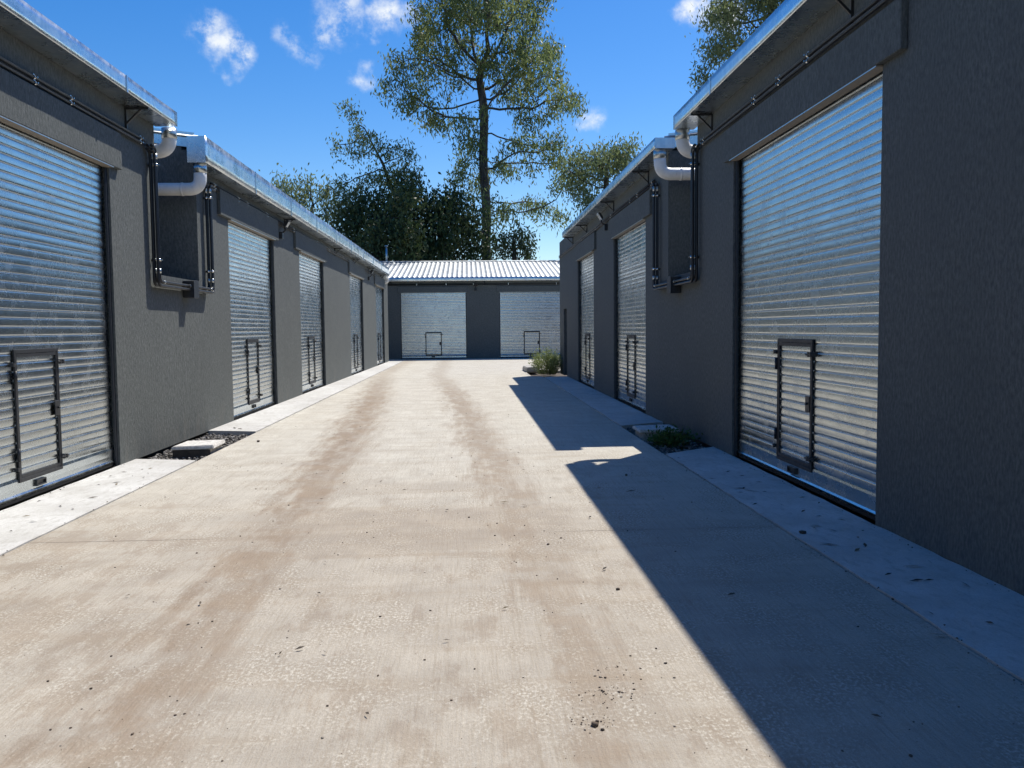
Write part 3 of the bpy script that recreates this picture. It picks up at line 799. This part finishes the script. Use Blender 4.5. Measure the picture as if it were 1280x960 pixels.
o = MB().hexa([(2.02, 30.4, .0), (2.5, 30.55, .0), (2.42, 32.2, .0), (1.98, 32.1, .0), (2.03, 30.42, .17), (2.48, 30.57, .19), (2.41, 32.15, .19), (2.0, 32.08, .16)]).bevel(.02, 2).build('concrete_block', M['chamber'])
tag(o, 'low rough concrete block lying beside the green shrub at the far right', 'block')

# ------------------------------------------------------------------ plants
def leaf_quads(cent, dirs, ln, wd, rng, bend=.12):
    n = len(cent)
    d = dirs / np.linalg.norm(dirs, axis=1, keepdims=True)
    r = rng.normal(size=(n, 3)); s = np.cross(d, r); s /= np.linalg.norm(s, axis=1, keepdims=True) + 1e-9
    up = np.cross(s, d)
    l = ln[:, None]; w = wd[:, None]
    a = cent - d * l * .5; c = cent + d * l * .5 + up * l * bend
    b = cent - d * l * .05 + s * w * .5 + up * l * bend * .3; e = cent - d * l * .05 - s * w * .5 + up * l * bend * .3
    V = np.stack([a, b, c, e], 1).reshape(-1, 3)
    return V, np.arange(4 * n).reshape(-1, 4)

def colonize(attr, nodes, parents, step, kill, infl, iters=200):
    N = np.array(nodes, float); Pn = list(parents)
    A = attr.copy(); best = np.full(len(A), 1e9); bi = np.zeros(len(A), int); start = 0
    for it in range(iters):
        new = N[start:]
        for k in range(0, len(new), 64):
            dd = np.linalg.norm(A[:, None] - new[None, k:k + 64], axis=2); j = dd.argmin(1); mn = dd[np.arange(len(A)), j]
            up = mn < best; best[up] = mn[up]; bi[up] = j[up] + start + k
        keep = best > kill; A, best, bi = A[keep], best[keep], bi[keep]
        if len(A) == 0: break
        act = best < infl
        if not act.any(): infl *= 1.5; start = len(N); continue
        acc = {}
        for i in np.nonzero(act)[0]:
            v = A[i] - N[bi[i]]; acc.setdefault(bi[i], []).append(v / (np.linalg.norm(v) + 1e-9))
        start = len(N); add = []
        for k, vs in acc.items():
            v = np.mean(vs, 0) + np.random.default_rng(k).normal(0, .12, 3); v /= np.linalg.norm(v) + 1e-9
            add.append(N[k] + v * step); Pn.append(k)
        N = np.vstack([N, add])
        if len(N) > 9000: break
    return N, Pn

def tree(name, label, group, base, trunk_px, y0, base_r, clumps, depth, leaf, bark, per_tip, llen, lwid, sigma, droop, seed, step=.55, n_attr=900, kill=.8, tip_r=.014):
    """trunk_px: image points the trunk passes, at distance y0; clumps: (px, py, rx, ry) foliage masses"""
    rng = np.random.default_rng(seed)
    root = empty(name, base, label, 'tree', group)
    pts = [np.array(base, float)] + [np.array(at_y(px, py, y0 + dy)) for px, py, dy in trunk_px]
    nodes = [pts[0]]; par = [-1]
    for a, b in zip(pts, pts[1:]):
        L = np.linalg.norm(b - a); k = max(1, int(L / step))
        for j in range(1, k + 1):
            q = a + (b - a) * j / k
            q = q + np.array([.06 * math.sin(q[2] * .9 + seed), .06 * math.cos(q[2] * .7), 0]); nodes.append(q); par.append(len(nodes) - 2)
    cx = np.mean([c[0] for c in clumps]); rx = max(abs(c[0] - cx) + c[2] for c in clumps)
    tot = sum(c[2] * c[3] for c in clumps); attr = []
    for (px, py, ax, ay) in clumps:
        f = math.sqrt(max(.08, 1 - ((px - cx) / rx) ** 2))
        for rep in range(2 if depth > 1.5 else 1):
            dy = rng.uniform(-1, 1) * depth * f
            c = np.array(at_y(px, py, y0 + dy)); sx = ax * (y0 + dy) / F_PX; sz = ay * (y0 + dy) / F_PX
            n = max(5, int(n_attr * ax * ay / tot / (2 if depth > 1.5 else 1)))
            v = np.clip(rng.normal(size=(n, 3)) * .50, -1.25, 1.25)
            attr.append(c + v * np.array([sx, .5 * (sx + sz), sz]))
    N, Pn = colonize(np.concatenate(attr), nodes, par, step, kill, step * 6)
    cnt = np.zeros(len(N)); kids = np.zeros(len(N), int)
    for i, p in enumerate(Pn):
        if p >= 0: kids[p] += 1
    for i in range(len(N) - 1, -1, -1):
        if kids[i] == 0: cnt[i] = 1
        if Pn[i] >= 0: cnt[Pn[i]] += cnt[i]
    pw = math.log(base_r / tip_r) / math.log(max(2, cnt[0])); rad = tip_r * cnt ** pw
    hh = np.linalg.norm(N - N[0], axis=1)
    V, Q = [], []
    for i, p in enumerate(Pn):
        if p < 0: continue
        n = 10 if rad[i] > .15 else 6 if rad[i] > .05 else 4
        a, b = N[p], N[i]; t = b - a; t = t / (np.linalg.norm(t) + 1e-9)
        h = np.array([0, 0, 1.]) if abs(t[2]) < .9 else np.array([1., 0, 0])
        s = np.cross(t, h); s /= np.linalg.norm(s); u = np.cross(t, s)
        ra = min(rad[p], rad[i] * 1.25) ; rb = rad[i]
        if p == 0: ra = base_r * 1.35
        k = len(V)
        for (c, r) in ((a - t * ra * .15, ra), (b + t * rb * .15, rb)):
            for j in range(n):
                an = 2 * math.pi * j / n; V.append(c + (s * math.cos(an) + u * math.sin(an)) * r)
        for j in range(n): Q.append((k + j, k + (j + 1) % n, k + n + (j + 1) % n, k + n + j))
    me = np_mesh('trunk', V, Q)
    for pl in me.polygons: pl.use_smooth = True
    mesh_obj('trunk', me, bark, root)
    tips = np.nonzero((cnt <= 2) & (np.arange(len(N)) >= len(nodes)))[0]
    k = rng.poisson(per_tip, len(tips)); idx = np.repeat(tips, k)
    off = rng.normal(size=(len(idx), 3)) * sigma; off[:, 2] -= np.abs(rng.normal(size=len(idx))) * droop
    cen = N[idx] + off
    dirs = rng.normal(size=(len(idx), 3)); dirs[:, 2] -= 1.6 if droop > .1 else .2
    ln = rng.uniform(.65, 1.35, len(idx)) * llen; wd = rng.uniform(.7, 1.3, len(idx)) * lwid
    V, Q = leaf_quads(cen, dirs, ln, wd, rng)
    mesh_obj('crown', np_mesh('crown', V, Q), leaf, root)
    return root

TG = 'trees behind the storage rows'
tree('eucalyptus_tree', 'tallest eucalyptus with bare straight trunk and open olive crown behind the back block', TG,
     (1.35, 66, 0), [(609, 325, 0), (607, 262, 0), (605, 200, 0), (604, 135, 0), (600, 100, .3)], 66, .36,
     [(605, -75, 55, 40), (570, -25, 45, 32), (640, -20, 42, 34), (555, 28, 36, 28), (612, 15, 48, 34), (660, 32, 26, 26), (528, 62, 24, 22), (497, 95, 22, 20), (522, 125, 26, 18), (560, 88, 32, 26),
      (612, 75, 40, 26), (662, 80, 34, 28), (686, 62, 12, 14), (703, 122, 26, 17), (668, 138, 26, 20), (723, 128, 12, 8), (640, 115, 22, 18), (545, 150, 22, 12), (578, 185, 16, 20), (572, 215, 12, 12), (582, 150, 14, 12),
      (655, 178, 24, 15), (686, 176, 20, 11), (628, 205, 17, 14), (668, 205, 22, 11), (700, 205, 18, 10), (705, 232, 18, 12), (666, 255, 24, 9), (692, 268, 20, 7), (640, 262, 12, 9), (590, 245, 12, 12)],
     4.5, M['euc'], M['bark'], 40, .36, .105, .35, .34, 11, .6, 1400, .66, .022)
tree('eucalyptus_tree', 'thin eucalyptus with sparse leaning limbs rising above the dark trees on the left', TG,
     (-3.6, 60, 0), [(497, 325, 0), (494, 250, 0), (480, 205, 0), (455, 160, 0)], 60, .15,
     [(438, 138, 13, 11), (448, 158, 13, 9), (425, 182, 13, 8), (462, 172, 13, 9), (484, 188, 18, 11), (505, 190, 12, 10), (512, 210, 10, 9), (447, 192, 16, 7), (430, 228, 18, 9), (462, 222, 14, 9), (495, 220, 20, 10), (432, 245, 9, 9)],
     1.4, M['euc'], M['bark2'], 36, .28, .09, .28, .26, 12, .45, 420, .55)
tree('dense_tree', 'dense dark green tree just behind the left end of the silver roof', TG,
     (-7.2, 57, 0), [(470, 320, 0), (470, 280, 0)], 57, .3,
     [(470, 268, 30, 24), (447, 292, 22, 26), (490, 290, 34, 32), (455, 255, 16, 12), (500, 255, 20, 16), (470, 315, 40, 16), (436, 262, 9, 8), (515, 310, 20, 18)],
     2.2, M['dense'], M['bark2'], 52, .26, .15, .42, .12, 13, .5, 620, .55)
tree('dense_tree', 'broad dark olive tree between the dense left tree and the tall trunk', TG,
     (-2.2, 59, 0), [(552, 320, 0), (552, 280, 0)], 59, .3,
     [(545, 262, 28, 20), (575, 275, 24, 24), (525, 282, 24, 26), (560, 302, 40, 24), (590, 298, 16, 24), (520, 240, 14, 12), (512, 225, 12, 12), (565, 250, 12, 8), (602, 312, 12, 16), (530, 318, 30, 12)],
     2.2, M['dense'], M['bark2'], 52, .27, .14, .42, .12, 14, .5, 640, .55)
tree('dense_tree', 'small dark olive tree low beside the tall eucalyptus trunk on its right', TG,
     (3.2, 61, 0), [(642, 322, 0), (642, 300, 0)], 61, .18,
     [(640, 300, 18, 13), (655, 312, 13, 13), (628, 312, 10, 12), (646, 290, 10, 6), (665, 320, 6, 6)],
     1.2, M['dense'], M['bark2'], 42, .25, .11, .32, .12, 15, .45, 260, .5)
tree('eucalyptus_tree', 'pale thin-leaved tree showing over the gutter of the left row', TG,
     (-13.0, 62, 0), [(385, 330, 0), (388, 280, 0)], 62, .24,
     [(348, 236, 15, 12), (372, 240, 15, 13), (392, 236, 14, 12), (410, 242, 12, 14), (378, 262, 20, 13), (402, 268, 18, 14), (418, 262, 10, 16), (355, 256, 14, 10), (395, 290, 18, 12)],
     1.6, M['euc2'], M['bark2'], 38, .30, .10, .42, .2, 16, .5, 420, .6)
tree('eucalyptus_tree', 'slim grey-green eucalyptus leaning above the eave of the right row', TG,
     (9.2, 56, 0), [(748, 330, 0), (756, 262, 0), (757, 215, 0)], 56, .2,
     [(768, 188, 20, 10), (792, 186, 9, 8), (745, 200, 18, 13), (770, 205, 20, 13), (722, 198, 14, 10), (718, 218, 14, 12), (745, 224, 16, 11), (728, 240, 16, 11), (741, 262, 12, 12), (730, 280, 8, 8)],
     1.6, M['euc2'], M['bark2'], 56, .28, .09, .36, .28, 17, .45, 520, .55)
tree('eucalyptus_tree', 'leafy eucalyptus limbs reaching over the near roof at the upper right', TG,
     (11.8, 34, 0), [(1010, 220, 0), (985, 100, 0), (965, 20, 0)], 34, .26,
     [(890, 18, 14, 12), (912, 8, 20, 16), (945, 12, 24, 24), (905, 45, 18, 13), (884, 58, 12, 8), (930, 55, 22, 17), (905, 68, 12, 7), (958, 42, 18, 18), (880, 98, 10, 6), (970, -30, 40, 28), (920, -35, 26, 22), (1010, 20, 26, 40), (960, 85, 24, 20)],
     1.8, M['euc2'], M['bark2'], 85, .19, .055, .26, .2, 18, .34, 640, .42)

def bush(name, label, cat, c, rx, ry, h, stems, per, llen, lwid, leaf, stem, seed):
    rng = np.random.default_rng(seed); root = empty(name, c, label, cat)
    m = MB(); cen = []; dr = []
    for i in range(stems):
        a = rng.uniform(0, 6.28); q = math.sqrt(rng.random())
        b = Vector((c[0] + math.cos(a) * q * rx * .45, c[1] + math.sin(a) * q * ry * .45, c[2]))
        hh = h * rng.uniform(.55, 1.0) * (1 - .35 * q)
        e = Vector((c[0] + math.cos(a) * q * rx + rng.normal(0, .05), c[1] + math.sin(a) * q * ry + rng.normal(0, .05), c[2] + hh)); mid = b.lerp(e, .5) + Vector((0, 0, hh * .12))
        m.tube([b, mid, e], [.006, .0045, .002], 4, caps=False)
        for t in rng.random(per) ** .7:
            p = b.lerp(mid, t * 2) if t < .5 else mid.lerp(e, t * 2 - 1)
            cen.append(np.array(p) + rng.normal(0, .035 + .03 * h, 3)); dr.append(np.array([math.cos(a) * q + rng.normal(0, .7), math.sin(a) * q + rng.normal(0, .7), .5 + rng.normal(0, .4)]))
    m.build('stem', stem, root)
    n = len(cen); V, Q = leaf_quads(np.array(cen), np.array(dr), rng.uniform(.6, 1.3, n) * llen, rng.uniform(.7, 1.3, n) * lwid, rng)
    V[:, 2] = np.maximum(V[:, 2], c[2] + .004)
    mesh_obj('foliage', np_mesh('foliage', V, Q), leaf, root)
    return root
bush('shrub', 'wild yellow-green shrub growing at the far corner of the right row', 'shrub', (2.68, 29.4, -.02), .62, 1.3, 1.0, 130, 30, .085, .022, M['shrubl'], M['stem'], 31)
bush('weed_plant', 'low green weeds growing in the shaded pit by the right wall', 'weeds', (2.70, 11.5, -.09), .30, .36, .30, 60, 16, .07, .026, M['weed'], M['stem'], 32)

# ------------------------------------------------------------------ sky
SUN = Vector((1.735, 2.19, 4.35)).normalized()
elev = math.asin(SUN.z); azim = math.atan2(SUN.x, SUN.y)
w = bpy.data.worlds.new('World'); scene.world = w; w.use_nodes = True
w.node_tree.nodes.clear(); nt = NT(w.node_tree)
sky = nt.node('ShaderNodeTexSky', sky_type='NISHITA', sun_disc=False, sun_elevation=elev, sun_rotation=azim, altitude=100, air_density=1.0, dust_density=.35, ozone_density=3.0)
hs = nt.node('ShaderNodeHueSaturation', {'Hue': .508, 'Saturation': 1.42, 'Value': 1.0, 'Color': sky.outputs[0]})
bg = nt.node('ShaderNodeBackground', {'Color': hs.outputs[0], 'Strength': .124})
D = nt.node('ShaderNodeTexCoord').outputs['Generated']
# small fair-weather clouds, each fixed to its own direction in the sky
wn = nt.noise(D, 14, 6, .6, out='Color')
Dw = nt.vmath('ADD', D, nt.scale(nt.vmath('SUBTRACT', wn, (.5, .5, .5)).outputs[0], (.085, .085, .085))).outputs[0]
CL = [((-.257, .917, .304), .024, .8), ((-.242, .927, .288), .026, 1), ((-.230, .934, .276), .022, .9), ((-.176, .936, .305), .022, .45), ((-.163, .941, .297), .022, .5),
      ((-.126, .935, .330), .030, .8), ((-.132, .941, .311), .020, .55), ((-.088, .940, .326), .030, .9), ((-.068, .943, .327), .022, .8), ((-.102, .945, .315), .018, .6), ((-.118, .956, .268), .022, .9),
      ((.138, .964, .226), .020, .8), ((.246, .911, .332), .028, 1.1), ((.268, .910, .316), .026, 1.0), ((-.30, .89, .33), .015, .2)]
acc = None
for c, r, s in CL:
    v = Vector(c).normalized()
    dd = nt.node('ShaderNodeVectorMath', {0: Dw, 1: tuple(v)}, operation='DISTANCE').outputs['Value']
    b = nt.ramp(dd, r, 0, 0, s)
    acc = b if acc is None else nt.math('MAXIMUM', acc, b)
fine = nt.noise(D, 38, 7, .65)
dens = nt.math('MULTIPLY', acc, nt.ramp(fine, .36, .64, .0, 1.15))
dens = nt.math('MINIMUM', dens, .93)
cb = nt.node('ShaderNodeBackground', {'Color': (.93, .97, 1.0, 1), 'Strength': .9})
mx = nt.node('ShaderNodeMixShader', {0: dens, 1: bg.outputs[0], 2: cb.outputs[0]})
out = nt.node('ShaderNodeOutputWorld', {0: mx.outputs[0]})

sd = bpy.data.lights.new('sun', 'SUN'); sd.energy = 5.0; sd.angle = R(.53); sd.color = (1.0, .945, .855)
so = bpy.data.objects.new('sun', sd); COL.objects.link(so)
so.rotation_euler = SUN.to_track_quat('Z', 'Y').to_euler(); so.location = (8, 10, 30)

# ------------------------------------------------------------------ camera and render
cd = bpy.data.cameras.new('camera'); cam = bpy.data.objects.new('camera', cd); COL.objects.link(cam); scene.camera = cam
cd.sensor_width = 36; cd.lens = 36 * F_PX / 1280; cd.clip_start = .05; cd.clip_end = 3000
rows = [_X, _F, _Z]     # world axes in camera space
cxv = Vector([a[0] for a in rows]); cyv = -Vector([a[1] for a in rows]); czv = -Vector([a[2] for a in rows])
mw = Matrix((cxv, cyv, czv)).transposed().to_4x4(); mw.translation = (0, 0, CAM_H)
cam.matrix_world = mw

scene.view_settings.view_transform = 'Standard'; scene.view_settings.look = 'None'
scene.view_settings.gamma = 1; scene.view_settings.exposure = .2; scene.view_settings.use_curve_mapping = False
scene.cycles.max_bounces = 8; scene.cycles.transparent_max_bounces = 4
try: scene.cycles.use_denoising = True
except Exception: pass
